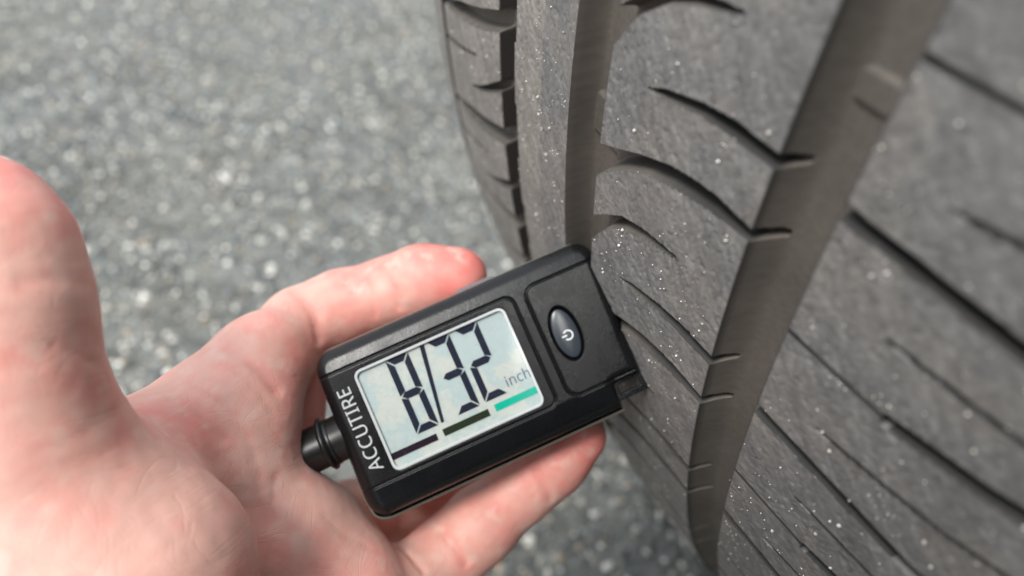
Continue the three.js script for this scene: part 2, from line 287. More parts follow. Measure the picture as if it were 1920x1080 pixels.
{
  const step = 0.15, X0 = -35, X1 = 31.5, Y0 = -19.2, Y1 = 17.6, nx = Math.round((X1 - X0) / step) + 1, ny = Math.round((Y1 - Y0) / step) + 1;
  const EDGE = 2.6;
  const top = (x, y) => {
    const d = outline(x, y); let h = 0;
    if (-d < EDGE) { const t = EDGE - Math.max(0, -d); h -= EDGE - Math.sqrt(Math.max(0, EDGE * EDGE - t * t)); }
    const side = Math.max(0, Math.abs(y) - 12.2); h -= 0.16 * side + 0.012 * side * side;          // long bevels above and below
    const left = Math.max(0, -28.6 - x); h -= 0.14 * left * left;
    const p1 = rbox(x, y, -60, 11.4, -12.1, 12.1, 2.0), p2 = rbox(x, y, 14.0, 60, -12.2, 12.2, 2.6);
    for (const p of [p1, p2]) h -= 0.42 * (1 - smooth(0.12, 0.34, Math.abs(p)));
    h += 0.12 * (smooth(0, -0.5, p2));
    h -= 0.12 * smooth(0, -0.4, p1);
    const lcd = rbox(x, y, -24.1, 9.0, -11.0, 10.7, 1.6); h -= 1.35 * smooth(0.05, -0.25, lcd);
    const b = Math.hypot((x - 18.65) / 3.05, (y - 0.3) / 5.95); h -= 1.5 * smooth(1.02, 0.9, b);
    return h;
  };
  const pos = [], uv = [], inside = [];
  for (let j = 0; j < ny; j++) for (let i = 0; i < nx; i++) {
    let x = X0 + i * step, y = Y0 + j * step, d = outline(x, y);
    inside.push(d <= 0);
    for (let k = 0; k < 4 && d > 0; k++) { const e = 0.01, gx = (outline(x + e, y) - d) / e, gy = (outline(x, y + e) - d) / e, g = gx * gx + gy * gy || 1; x -= d * gx / g; y -= d * gy / g; d = outline(x, y); }
    pos.push(x, y, top(x, y)); uv.push(x, y);
  }
  const idx = [];
  for (let j = 0; j < ny - 1; j++) for (let i = 0; i < nx - 1; i++) {
    const n = j * nx + i; if (!(inside[n] || inside[n + 1] || inside[n + nx] || inside[n + nx + 1])) continue;
    idx.push(n, n + 1, n + nx + 1, n, n + nx + 1, n + nx);
  }
  const g = new THREE.BufferGeometry(); g.setAttribute('position', new THREE.Float32BufferAttribute(pos, 3)); g.setAttribute('uv', new THREE.Float32BufferAttribute(uv, 2)); g.setIndex(idx); g.computeVertexNormals();
  // side walls: walk the outline and lower it, then close the back
  const ring = [], c = [-1, -0.8];
  for (let k = 0; k < 720; k++) {
    const a = k / 720 * Math.PI * 2; let lo = 0, hi = 60;
    for (let i = 0; i < 40; i++) { const m = (lo + hi) / 2; outline(c[0] + Math.cos(a) * m, c[1] + Math.sin(a) * m) < 0 ? lo = m : hi = m; }
    ring.push([c[0] + Math.cos(a) * lo, c[1] + Math.sin(a) * lo]);
  }
  const levels = [[0, null], [0, -4.7]];
  const sp = [], su = [], si = [];
  for (const [inset, z] of levels) for (const [x, y] of ring) {
    const l = Math.hypot(x - c[0], y - c[1]), k = Math.max(0, 1 - inset / Math.max(8, l)); const q = inset >= 60 ? 0 : k;
    sp.push(c[0] + (x - c[0]) * q, c[1] + (y - c[1]) * q, z ?? top(x, y) + 0.02); su.push(x + y, z ?? 0);
  }
  for (let a = 0; a < levels.length - 1; a++) for (let k = 0; k < 720; k++) { const n = a * 720 + k, m = a * 720 + (k + 1) % 720; si.push(n, n + 720, m, m, n + 720, m + 720); }
  const w = new THREE.BufferGeometry(); w.setAttribute('position', new THREE.Float32BufferAttribute(sp, 3)); w.setAttribute('uv', new THREE.Float32BufferAttribute(su, 2)); w.setIndex(si); w.computeVertexNormals();
  mesh('body', mergeGeometries([g, w]), bodyMat, gauge);
  // rear half of the case, a little wider than the front, most so along the lower edge, whose gleam its pale colour stands for
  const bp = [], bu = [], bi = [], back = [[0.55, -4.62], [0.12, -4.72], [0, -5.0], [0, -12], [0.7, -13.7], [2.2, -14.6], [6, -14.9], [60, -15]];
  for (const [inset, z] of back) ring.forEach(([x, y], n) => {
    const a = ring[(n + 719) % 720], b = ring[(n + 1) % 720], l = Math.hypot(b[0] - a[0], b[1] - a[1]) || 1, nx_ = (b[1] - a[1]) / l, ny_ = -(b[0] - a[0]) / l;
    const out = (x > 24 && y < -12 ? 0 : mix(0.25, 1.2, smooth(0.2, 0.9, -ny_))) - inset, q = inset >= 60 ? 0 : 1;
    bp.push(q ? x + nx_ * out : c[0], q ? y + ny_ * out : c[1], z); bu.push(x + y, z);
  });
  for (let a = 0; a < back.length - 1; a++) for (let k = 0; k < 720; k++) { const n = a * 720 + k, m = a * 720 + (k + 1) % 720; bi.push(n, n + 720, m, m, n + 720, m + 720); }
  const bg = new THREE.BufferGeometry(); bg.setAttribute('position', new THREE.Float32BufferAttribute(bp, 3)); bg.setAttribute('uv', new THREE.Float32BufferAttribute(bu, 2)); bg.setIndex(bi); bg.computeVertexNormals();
  mesh('rear_case', bg, new THREE.MeshPhysicalMaterial({ color: new THREE.Color(0.13, 0.12, 0.1), roughness: 0.3 }), gauge).userData.label = 'rubbed grey beige rear half of the case, its lower gleam put into the colour';
}
const shapeRR = (x0, x1, y0, y1, r) => { const s = new THREE.Shape(); s.moveTo(x0 + r, y0); s.lineTo(x1 - r, y0); s.absarc(x1 - r, y0 + r, r, -Math.PI / 2, 0); s.lineTo(x1, y1 - r); s.absarc(x1 - r, y1 - r, r, 0, Math.PI / 2); s.lineTo(x0 + r, y1); s.absarc(x0 + r, y1 - r, r, Math.PI / 2, Math.PI); s.lineTo(x0, y0 + r); s.absarc(x0 + r, y0 + r, r, Math.PI, Math.PI * 1.5); return s; };
{
  // the display, its marks and its window
  const N = 512, px = new Uint8Array(N * N * 4);
  for (let y = 0; y < N; y++) for (let x = 0; x < N; x++) {
    const o = (y * N + x) * 4, a = fbm(x * 0.02, y * 0.02, 1, 4), b = fbm(x * 0.11, y * 0.11, 7, 3), c = noise(x * 0.4, y * 0.4, 2);
    const t = smooth(0.4, 0.65, a + 0.25 * (b - 0.5)), L = 1 + 0.03 * (c - 0.5) + 0.05 * (b - 0.5);
    px[o] = L * mix(160, 176, t); px[o + 1] = L * mix(175, 181, t); px[o + 2] = L * mix(174, 174, t); px[o + 3] = 255;
  }
  const t = new THREE.DataTexture(px, N, N); t.colorSpace = THREE.SRGBColorSpace; t.magFilter = THREE.LinearFilter; t.wrapS = t.wrapT = THREE.RepeatWrapping; t.repeat.set(1 / 40, 1 / 40); t.needsUpdate = true;
  const base = new THREE.ExtrudeGeometry(shapeRR(-24.0, 8.9, -10.9, 10.6, 1.5), { depth: 0.3, bevelEnabled: false }); base.translate(0, 0, -1.25);
  const disp = mesh('display', base, new THREE.MeshPhysicalMaterial({ map: t, roughness: 0.45 }), gauge);
  const ink = new THREE.MeshPhysicalMaterial({ color: new THREE.Color(0.006, 0.009, 0.024), roughness: 0.5, specularIntensity: 0.3 });
  const flat = (pts, depth = 0.05) => { const g = new THREE.ExtrudeGeometry(new THREE.Shape(pts.map(([x, y]) => new THREE.Vector2(x, y))), { depth, bevelEnabled: false }); g.translate(0, 0, -0.945); return g; };
  // seven segments: the box x0..x1, y0..y1, bars w wide and gaps between them
  const seg = (x0, x1, y0, y1, which) => {
    const w = 1.38, wh = 1.65, g = 0.17, m = (y0 + y1) / 2, h = wh / 2;
    const parts = {
      a: [[x0 + g, y1], [x1 - g, y1], [x1 - w - g * 0.4, y1 - wh + g], [x0 + w + g * 0.4, y1 - wh + g]],
      d: [[x0 + g, y0], [x1 - g, y0], [x1 - w - g * 0.4, y0 + wh - g], [x0 + w + g * 0.4, y0 + wh - g]],
      g: [[x0 + g * 2, m], [x0 + w * 0.85, m + h - g * 0.3], [x1 - w * 0.85, m + h - g * 0.3], [x1 - g * 2, m], [x1 - w * 0.85, m - h + g * 0.3], [x0 + w * 0.85, m - h + g * 0.3]],
      b: [[x1, y1 - g], [x1, m + g], [x1 - w, m + h + g * 0.6], [x1 - w, y1 - wh - g]],
      c: [[x1, y0 + g], [x1, m - g], [x1 - w, m - h - g * 0.6], [x1 - w, y0 + wh + g]],
      f: [[x0, y1 - g], [x0, m + g], [x0 + w, m + h + g * 0.6], [x0 + w, y1 - wh - g]],
      e: [[x0, y0 + g], [x0, m - g], [x0 + w, m - h - g * 0.6], [x0 + w, y0 + wh + g]],
    };
    for (const k of which) mesh('digit_segment', flat(parts[k]), ink, gauge);
  };
  seg(-17.3, -12.4, -6.0, 10.15, 'abcdefg');
  seg(-8.3, -3.3, -5.9, 10.1, 'abgcd');
  seg(-2.2, 2.9, -5.8, 10.1, 'abged');
  mesh('digit_segment', flat([[-9.75, 10.3], [-8.75, 10.3], [-11.25, -5.9], [-11.95, -5.9]]), ink, gauge);
  const bar = (x0, x1, y0, y1, c, label) => { const b = mesh('status_bar', flat([[x0, y0], [x1, y0], [x1, y1], [x0, y1]]), new THREE.MeshPhysicalMaterial({ color: new THREE.Color(...c), roughness: 0.6, specularIntensity: 0.2 }), gauge); b.userData.label = label; };
  bar(-23.7, -13.7, -8.75, -7.35, [0.014, 0.006, 0.014], 'dark purple bar');
  bar(-12.3, -2.2, -8.65, -7.15, [0.014, 0.022, 0.01], 'dark olive bar');
  bar(-0.8, 8.5, -8.45, -6.95, [0.0, 0.36, 0.25], 'bright green bar');
  const font = await new FontLoader().loadAsync('fonts/droid/droid_sans_regular.typeface.json');
  const words = (text, size, depth) => { const g = new TextGeometry(text, { font, size, depth, curveSegments: 5, bevelEnabled: false }); g.computeBoundingBox(); return g; };
  const inch = words('inch', 1.75, 0.05); { const b = inch.boundingBox, k = 5.2 / (b.max.x - b.min.x); inch.translate(-b.min.x, 0, 0).scale(k, k, 1).translate(3.35, -4.85, -0.945); }
  mesh('unit_text', inch, new THREE.MeshStandardMaterial({ color: new THREE.Color(0.05, 0.065, 0.11), roughness: 0.5 }), gauge);
  const name = words('ACCUTIRE', 2.6, 0.06); { const b = name.boundingBox; name.translate(-b.min.x, 0, 0).scale(17.6 / (b.max.x - b.min.x), 2.75 / (b.max.y), 1).rotateZ(Math.PI / 2).translate(-25.75, -9.2, -0.13); }
  mesh('lettering', name, new THREE.MeshStandardMaterial({ color: new THREE.Color(0.46, 0.47, 0.48), roughness: 0.6 }), gauge);
  // clear window; the gleam on its edge is painted as a light grey rim
  const outer = shapeRR(-24.05, 8.95, -10.95, 10.65, 1.55); outer.holes.push(shapeRR(-23.65, 8.55, -10.55, 10.25, 1.2));
  const rim = new THREE.ExtrudeGeometry(outer, { depth: 0.5, bevelEnabled: true, bevelSize: 0.08, bevelThickness: 0.1, bevelSegments: 2, curveSegments: 8 }); rim.translate(0, 0, -0.72);
  mesh('window_rim', rim, new THREE.MeshPhysicalMaterial({ color: new THREE.Color(0.5, 0.52, 0.52), roughness: 0.12, metalness: 0.0, clearcoat: 1 }), gauge);
  const pane = new THREE.ShapeGeometry(shapeRR(-23.6, 8.5, -10.5, 10.2, 1.2)); pane.translate(0, 0, -0.3);
  const sc = new Uint8Array(N * N * 4).fill(20);
  for (let k = 0; k < 46; k++) { let x = rnd() * N, y = rnd() * N, a = rnd() * 6.3; const n = 8 + rnd() * 90; for (let i = 0; i < n; i++) { x += Math.cos(a); y += Math.sin(a); a += (rnd() - 0.5) * 0.06; const o = (((y | 0) + N) % N * N + ((x | 0) + N) % N) * 4; sc[o + 1] = 120; } }
  for (let o = 3; o < sc.length; o += 4) sc[o] = 255;
  const rt = new THREE.DataTexture(sc, N, N); rt.wrapS = rt.wrapT = THREE.RepeatWrapping; rt.magFilter = THREE.LinearFilter; rt.repeat.set(1 / 40, 1 / 40); rt.needsUpdate = true;
  mesh('display_window', pane, new THREE.MeshPhysicalMaterial({ color: 0xffffff, transmission: 1, thickness: 0, roughness: 1, roughnessMap: rt, ior: 1.45 }), gauge);
}
{
  // power button: a shallow oval dome with a ring and a stroke printed proud
  const dome = new THREE.SphereGeometry(1, 48, 24, 0, Math.PI * 2, 0, Math.PI / 2).rotateX(Math.PI / 2).scale(2.5, 5.25, 0.45); dome.translate(18.65, 0.3, -0.55);
  const wall = new THREE.CylinderGeometry(1, 1, 1.2, 48, 1, true).rotateX(Math.PI / 2).scale(2.5, 5.25, 1).translate(18.65, 0.3, -1.3);
  const button = mesh('power_button', mergeGeometries([dome, wall]), new THREE.MeshPhysicalMaterial({ color: new THREE.Color(0.032, 0.04, 0.05), roughness: 0.3, clearcoat: 0.2, clearcoatRoughness: 0.15 }), gauge);
  const arc = new THREE.RingGeometry(0.78, 1.08, 32, 1, -Math.PI + 0.75, Math.PI * 2 - 1.5).translate(18.75, -0.15, 0.02), bar = new THREE.PlaneGeometry(1.2, 0.28).translate(17.95, -0.15, 0.02);
  const sym = mergeGeometries([new THREE.ExtrudeGeometry((() => { const s = new THREE.Shape(); s.absarc(18.85, -0.15, 1.1, -Math.PI + 0.75, Math.PI - 0.75, false); s.absarc(18.85, -0.15, 0.8, Math.PI - 0.75, -Math.PI + 0.75, true); return s; })(), { depth: 0.12, bevelEnabled: false, curveSegments: 24 }), new THREE.ExtrudeGeometry(new THREE.Shape([[17.5, -0.29], [18.6, -0.29], [18.6, -0.01], [17.5, -0.01]].map((p) => new THREE.Vector2(...p))), { depth: 0.12, bevelEnabled: false })]);
  sym.translate(0, 0, -0.1); mesh('power_symbol', sym, new THREE.MeshStandardMaterial({ color: new THREE.Color(0.72, 0.74, 0.75), roughness: 0.5 }), button);
  // nozzle at the far end with its lip
  const gloss = new THREE.MeshPhysicalMaterial({ color: new THREE.Color(0.008, 0.0075, 0.0075), roughness: 0.34 });
  const lathe = (pts) => new THREE.LatheGeometry(pts.map(([r, x]) => new THREE.Vector2(r, x)), 64).rotateZ(Math.PI / 2).translate(0, -0.5, -7);
  const noz = mesh('nozzle', lathe([[0.1, 52], [3.6, 52], [4.5, 51.3], [4.3, 45], [4.65, 44.6], [4.7, 38.2], [4.7, 34.4], [4.9, 32], [5.3, 29]]), gloss, gauge);
  mesh('nozzle_lip', lathe([[4.5, 36.3], [5.2, 36.1], [5.65, 35.7], [5.65, 35.2], [5.2, 34.8], [4.8, 34.6], [5.0, 34.3], [4.9, 33.9], [4.5, 33.8]]), gloss, noz);
  // loop for a key ring at the corner
  const loop = shapeRR(23.0, 29.9, -17.0, -12.6, 0.8); loop.holes.push(shapeRR(24.2, 29.0, -16.1, -13.7, 0.4));
  const lg = new THREE.ExtrudeGeometry(loop, { depth: 1.2, bevelEnabled: true, bevelSize: 0.2, bevelThickness: 0.2, bevelSegments: 3 }); lg.translate(0, 0, -4.0); mesh('key_loop', lg, bodyMat, gauge);
  // grey slide on the upper edge and the probe that goes into the groove
  const sl = new THREE.ExtrudeGeometry(shapeRR(1.5, 10.3, 14, 17.9, 0.6), { depth: 3, bevelEnabled: true, bevelSize: 0.3, bevelThickness: 0.3, bevelSegments: 3 }); sl.translate(0, 0, -13.5);
  mesh('slide_switch', sl, new THREE.MeshStandardMaterial({ color: new THREE.Color(0.11, 0.115, 0.13), roughness: 0.5 }), gauge);
  mesh('probe', new THREE.CylinderGeometry(1.1, 1.1, 8, 24).rotateZ(Math.PI / 2).translate(33, 6, -10), new THREE.MeshStandardMaterial({ color: 0x8a8c90, metalness: 0.9, roughness: 0.3 }), gauge);
}

// ---------- the phone that takes the picture, just behind the lens: it shows as the dark mirror image in the display ----------
{
  const phone = new THREE.Group(); phone.name = 'smartphone'; scene.add(phone); phone.position.copy(camera.position); phone.quaternion.copy(camera.quaternion);
  tag(phone, 'black smartphone held above the gauge, just out of the picture', 'phone');
  const s = shapeRR(-0.054, 0.018, -0.13, 0.018, 0.01), g = new THREE.ExtrudeGeometry(s, { depth: 0.006, bevelEnabled: true, bevelSize: 0.001, bevelThickness: 0.001, bevelSegments: 2 }); g.translate(0, 0, 0.004);
  mesh('case', g, new THREE.MeshStandardMaterial({ color: new THREE.Color(0.012, 0.012, 0.013), roughness: 0.4 }), phone);
  mesh('lens', new THREE.TorusGeometry(0.008, 0.001, 12, 40).translate(0, 0, 0.0025), new THREE.MeshStandardMaterial({ color: 0x202224, metalness: 0.8, roughness: 0.3 }), phone);
}

// ---------- hand ----------
// joints in millimetres of the scene, each [x, y, z] with a radius; a finger is a chain, the palm a set of bones
{
    const chains = {
      index: [[[-55.8, 230.8, 416.8], 9.6], [[-61.6, 234.1, 408.9], 9], [[-71.0, 233.0, 396.5], 8.3], [[-71.3, 235.0, 385.8], 8.3], [[-67.7, 239.8, 375.7], 7.5], [[-64.2, 243.8, 369.2], 7.9], [[-60.3, 246.3, 363.0], 7.1]],
      middle: [[[-33.8, 211.8, 408.2], 9], [[-36.7, 201.7, 398.6], 8.8], [[-40.9, 194.0, 385.0], 8.6], [[-38.6, 199.5, 361.9], 8.2], [[-34.8, 210.3, 348.5], 7.2]],
      ring: [[[-14.2, 203.9, 401.9], 9], [[-16.7, 201.7, 393.2], 8.6], [[-19.4, 201.6, 382.0], 8.1], [[-20.2, 207.7, 373.4], 8], [[-21.3, 214.1, 362.5], 7.1], [[-21.9, 219.3, 355.1], 7.4], [[-22.6, 224.4, 348.7], 6.6]],
      little: [[[-5.2, 196.2, 410.1], 8.6], [[-7.2, 183.5, 392.4], 7.4], [[-11.3, 171.0, 379.0], 6.8], [[-11.4, 171.4, 368.1], 6.2]],
      thumb: [[[-29.7, 247.6, 447.8], 16], [[-38.7, 263.1, 447.9], 11.4], [[-43.4, 271.4, 446.1], 10.1], [[-48.4, 278.3, 444.7], 9.9], [[-54.1, 283.2, 444.8], 10], [[-58.8, 285.1, 445.7], 9.7]],
    };
    const palm = [
      [[[-25.7, 228.1, 453.4], 23], [[-20.3, 241.3, 440.0], 15.5]],
      [[[-37.6, 255.6, 448.5], 11.5], [[-26.4, 241.7, 445.9], 18]],
      [[[-38.9, 244.8, 444.1], 9.5], [[-55.6, 229.8, 420.1], 10]],
      [[[-39.7, 235.5, 439.2], 13], [[-53.4, 228.1, 418.8], 9.5]],
      [[[-36.6, 211.6, 437.2], 12], [[-43.5, 212.0, 419.8], 9]],
      [[[-54.2, 231.9, 417.7], 10.5], [[-43.9, 227.0, 419.3], 9]],
      [[[-43.9, 227.0, 419.3], 9], [[-32.5, 217.5, 415.6], 10]],
      [[[-32.3, 217.6, 415.2], 10], [[-16.1, 207.8, 407.0], 10.5]],
      [[[-41.7, 212.7, 408.2], 5], [[-33.3, 212.0, 407.5], 7.5]],
      [[[-67.7, 222.9, 398.3], 7], [[-58.9, 217.0, 402.0], 6]],
      [[[-16.1, 207.8, 407.0], 10.5], [[-5.6, 198.0, 412.2], 11]],
      [[[-26.5, 202.2, 435.9], 15], [[-24.0, 202.0, 414.3], 11]],
      [[[-12.4, 195.5, 444.9], 22], [[-8.5, 195.1, 415.5], 13]],
      [[[-22.4, 207.3, 461.6], 24], [[-12.4, 195.5, 444.9], 22]],
      [[[-19.5, 203.9, 462.8], 24], [[-6.8, 192.2, 480.5], 23]],
      [[[-11.8, 191.1, 450.3], 22], [[1.6, 179.7, 470.9], 22]],
      [[[-20.3, 241.3, 440.0], 15.5], [[-16.2, 223.5, 444.1], 20]],
      [[[-63.0, 237.6, 406.7], 7.5], [[-58.5, 235.9, 409.9], 7.5]],
      [[[-53.3, 232.8, 417.3], 8], [[-51.0, 233.2, 416.3], 8]],
      [[[-45.5, 227.8, 418.1], 7.5], [[-51.0, 233.2, 416.3], 8]],
      [[[-30.0, 216.5, 411.7], 8.5], [[-23.7, 210.6, 405.1], 8]],
    ];
    const creases = [   // along the skin: depth and width in millimetres, then the line
      [0.60, 0.90, [[-73.0, 246.0, 378.5], [-69.2, 247.5, 378.9], [-66.7, 247.9, 378.8], [-64.7, 247.8, 378.6], [-62.9, 247.2, 378.5], [-61.4, 246.5, 378.2], [-60.3, 245.3, 378.0], [-59.4, 243.7, 377.8], [-58.8, 241.9, 377.4]]],
      [0.28, 0.80, [[-69.3, 245.9, 382.3], [-67.1, 245.7, 382.4], [-65.2, 245.1, 382.4], [-63.7, 244.1, 382.3], [-62.5, 242.8, 382.4], [-61.7, 241.0, 382.5], [-61.2, 238.9, 382.4]]],
      [0.70, 1.40, [[-75.5, 241.2, 396.8], [-72.1, 242.4, 396.4], [-69.9, 242.4, 395.7], [-67.9, 242.0, 395.2], [-66.1, 241.3, 394.8], [-64.5, 240.2, 394.9], [-63.1, 239.1, 395.2], [-61.8, 237.7, 395.4], [-60.9, 235.9, 395.5]]],
      [0.70, 1.30, [[-61.5, 244.5, 415.5], [-58.7, 245.4, 414.4], [-56.6, 245.7, 413.3], [-54.7, 245.6, 412.2], [-52.7, 245.3, 411.4], [-51.0, 244.6, 410.5], [-49.3, 243.8, 409.7], [-47.8, 242.7, 409.1], [-46.5, 241.3, 408.3]]],
      [0.22, 0.80, [[-57.4, 245.4, 418.0], [-54.9, 245.9, 416.8], [-52.8, 246.0, 415.5], [-50.8, 245.7, 414.4], [-48.8, 245.0, 413.5], [-47.1, 244.1, 412.6], [-45.4, 242.9, 411.9], [-43.8, 241.5, 411.4], [-42.4, 239.8, 410.8]]],
      [0.55, 0.90, [[-20.5, 223.9, 362.6], [-19.4, 223.8, 362.4], [-18.3, 223.4, 362.2], [-17.3, 223.0, 361.9], [-16.4, 222.4, 361.6], [-15.6, 221.5, 361.3], [-14.8, 220.5, 361.0], [-14.1, 219.3, 360.6], [-13.6, 217.6, 359.9]]],
      [0.50, 0.90, [[-22.5, 210.8, 383.5], [-20.8, 211.3, 383.3], [-19.3, 211.6, 383.0], [-17.9, 211.6, 382.6], [-16.6, 211.4, 382.3], [-15.4, 210.9, 382.0], [-14.3, 210.2, 381.6], [-13.2, 209.2, 381.2], [-12.3, 208.1, 380.6]]],
      [0.15, 1.20, [[-41.9, 287.0, 443.1], [-41.9, 286.8, 442.0], [-42.1, 286.4, 440.9], [-42.3, 286.0, 439.8], [-42.7, 285.4, 438.6], [-43.1, 284.6, 437.5], [-43.5, 283.5, 436.4], [-44.0, 282.1, 435.5], [-44.6, 280.2, 434.6]]],
      [0.30, 0.90, [[-50.3, 246.9, 427.7], [-48.5, 247.0, 426.8], [-46.9, 246.6, 425.8], [-45.6, 246.0, 424.8], [-44.4, 245.2, 423.9], [-43.2, 244.4, 423.1], [-42.0, 243.3, 422.2], [-40.9, 242.3, 421.3], [-39.7, 241.2, 420.4]]],
      [0.25, 0.80, [[-54.1, 245.4, 424.7], [-50.4, 245.9, 422.7], [-47.5, 245.4, 420.7], [-44.7, 244.2, 419.1], [-42.1, 242.4, 417.7], [-39.6, 240.2, 417.0], [-37.1, 237.7, 416.6], [-34.7, 235.3, 416.8], [-32.1, 232.9, 417.0]]],
      [0.20, 0.90, [[-38.0, 238.9, 417.3], [-36.7, 237.6, 417.4], [-35.3, 236.2, 417.4], [-34.0, 234.8, 417.5], [-32.6, 233.5, 417.6], [-31.2, 232.2, 417.7], [-29.7, 231.1, 417.8], [-28.2, 230.1, 417.9], [-26.6, 229.0, 418.0]]],
      [0.20, 0.80, [[-35.6, 234.4, 413.3], [-34.4, 233.7, 414.0], [-33.1, 233.0, 414.7], [-31.9, 232.3, 415.3], [-30.6, 231.5, 415.9], [-29.3, 230.8, 416.2], [-27.9, 230.0, 416.5], [-26.6, 229.2, 416.7], [-25.3, 228.4, 417.0]]],
      [0.50, 0.70, [[-23.6, 209.0, 392.0], [-21.8, 210.5, 392.2], [-20.3, 211.1, 392.1], [-19.1, 211.4, 391.9], [-17.9, 211.5, 391.6], [-16.8, 211.4, 391.4], [-15.8, 211.2, 391.0], [-14.8, 210.9, 390.7], [-13.9, 210.5, 390.3]]],
      [0.18, 0.80, [[-27.4, 227.9, 408.1], [-26.2, 227.1, 407.4], [-25.1, 226.1, 406.7], [-24.0, 225.1, 405.9], [-23.0, 224.2, 405.0], [-22.1, 223.2, 403.8], [-21.3, 222.2, 402.6], [-20.4, 221.3, 401.4], [-19.5, 220.3, 400.2]]],
      [0.18, 0.80, [[-37.1, 279.9, 441.1], [-37.0, 279.2, 440.5], [-37.0, 278.4, 439.8], [-37.0, 277.6, 439.2], [-37.1, 276.6, 438.5], [-37.1, 275.6, 437.9], [-37.2, 274.4, 437.4], [-37.5, 273.0, 436.8], [-37.9, 271.5, 436.2]]],
    ];
  const V = (p) => new THREE.Vector3(...p);
  const cap = (a, b) => { const A = V(a[0]), D = V(b[0]).sub(A), l = D.lengthSq(); return (x, y, z) => { const px = x - A.x, py = y - A.y, pz = z - A.z, t = clamp((px * D.x + py * D.y + pz * D.z) / l); return Math.hypot(px - D.x * t, py - D.y * t, pz - D.z * t) - mix(a[1], b[1], t); }; };
  const smin = (a, b, k) => { const h = Math.max(k - Math.abs(a - b), 0) / k; return Math.min(a, b) - h * h * k * 0.25; };
  const palmF = palm.map(([a, b]) => cap(a, b));
  const fingerF = Object.entries(chains).map(([name, c]) => [name, c.slice(1).map((b, i) => cap(c[i], b))]);
  const field = (x, y, z) => {
    let d = 1e9; for (const f of palmF) d = smin(d, f(x, y, z), 8);
    let all = null;
    for (const [name, fs] of fingerF) {
      let e = 1e9; for (const f of fs) e = smin(e, f(x, y, z), 4);
      e = smin(d, e, name === 'thumb' ? 10 : 5);
      all = all === null ? e : smin(all, e, 0.8);
    }
    return all;
  };
  const grad = (f, x, y, z, e = 0.25) => { const g = [f(x + e, y, z) - f(x - e, y, z), f(x, y + e, z) - f(x, y - e, z), f(x, y, z + e) - f(x, y, z - e)], l = Math.hypot(...g) || 1; return [g[0] / l, g[1] / l, g[2] / l]; };
  const lines = creases.map(([depth, w, pts]) => {
    const curve = new THREE.CatmullRomCurve3(pts.map(V)), out = [];
    for (const p of curve.getPoints(40)) {
      let q = [p.x, p.y, p.z];
      for (let i = 0; i < 6; i++) { const d = field(...q), g = grad(field, ...q); q = q.map((v, k) => v - g[k] * d); }
      out.push(q);
    }
    return { depth, w, out };
  });
  const crease = (x, y, z) => {
    let s = 0;
    for (const { depth, w, out } of lines) {
      let best = 1e9, at = 0;
      for (let i = 0; i < out.length; i++) { const d = (x - out[i][0]) ** 2 + (y - out[i][1]) ** 2 + (z - out[i][2]) ** 2; if (d < best) { best = d; at = i; } }
      if (best > 30) continue;
      let dd = 1e9;
      for (const i of [Math.max(1, at), Math.min(out.length - 1, at + 1)]) { const a = out[i - 1], b = out[i], D = [b[0] - a[0], b[1] - a[1], b[2] - a[2]], t = clamp(((x - a[0]) * D[0] + (y - a[1]) * D[1] + (z - a[2]) * D[2]) / (D[0] ** 2 + D[1] ** 2 + D[2] ** 2)); dd = Math.min(dd, (x - a[0] - D[0] * t) ** 2 + (y - a[1] - D[1] * t) ** 2 + (z - a[2] - D[2] * t) ** 2); }
      const end = Math.min(1, Math.min(at, out.length - 1 - at) / 4);
      s += depth * end * Math.exp(-dd / (w * w)) ;
    }
    return s;
  };
  // the flesh gives way where the gauge presses into it
  gauge.updateMatrixWorld(); const toGauge = gauge.matrixWorld.clone().invert(), gp = new THREE.Vector3();
  const gaugeField = (x, y, z) => {
    gp.set(x / 1000, y / 1000, z / 1000).applyMatrix4(toGauge);
    const a = Math.abs(gp.x + 0.7) - 31.3 + 3, b = Math.abs(gp.y + 0.8) - 17.9 + 3, c = Math.abs(gp.z + 7.5) - 7.5 + 2.4;
    return Math.hypot(Math.max(a, 0), Math.max(b, 0), Math.max(c, 0)) + Math.min(Math.max(a, b, c), 0) - 2.7;
  };
  const full = (x, y, z) => { let d = field(x, y, z); if (Math.abs(d) < 3) d += crease(x, y, z) + 0.35 * (fbm(x * 0.13, y * 0.13, z * 0.13, 2) - 0.5) + 0.1 * (noise(x * 0.6, y * 0.6, z * 0.6) - 0.5); const e = -gaugeField(x, y, z) + 0.05; return Math.abs(d) < 6 ? -smin(-d, -e, 0.8) : Math.max(d, e); };
  // surface nets over the box of the hand
  const cell = 0.8, lo = [1e9, 1e9, 1e9], hi = [-1e9, -1e9, -1e9];
  for (const j of [...palm.flat(), ...Object.values(chains).flat()]) for (let k = 0; k < 3; k++) { lo[k] = Math.min(lo[k], j[0][k] - j[1] - 3); hi[k] = Math.max(hi[k], j[0][k] + j[1] + 3); }
  const n = lo.map((v, k) => Math.ceil((hi[k] - v) / cell / 8) * 8 + 1), at = (i, j, k) => (k * n[1] + j) * n[0] + i, F = new Float32Array(n[0] * n[1] * n[2]).fill(9);
  const B = 8, live = [];
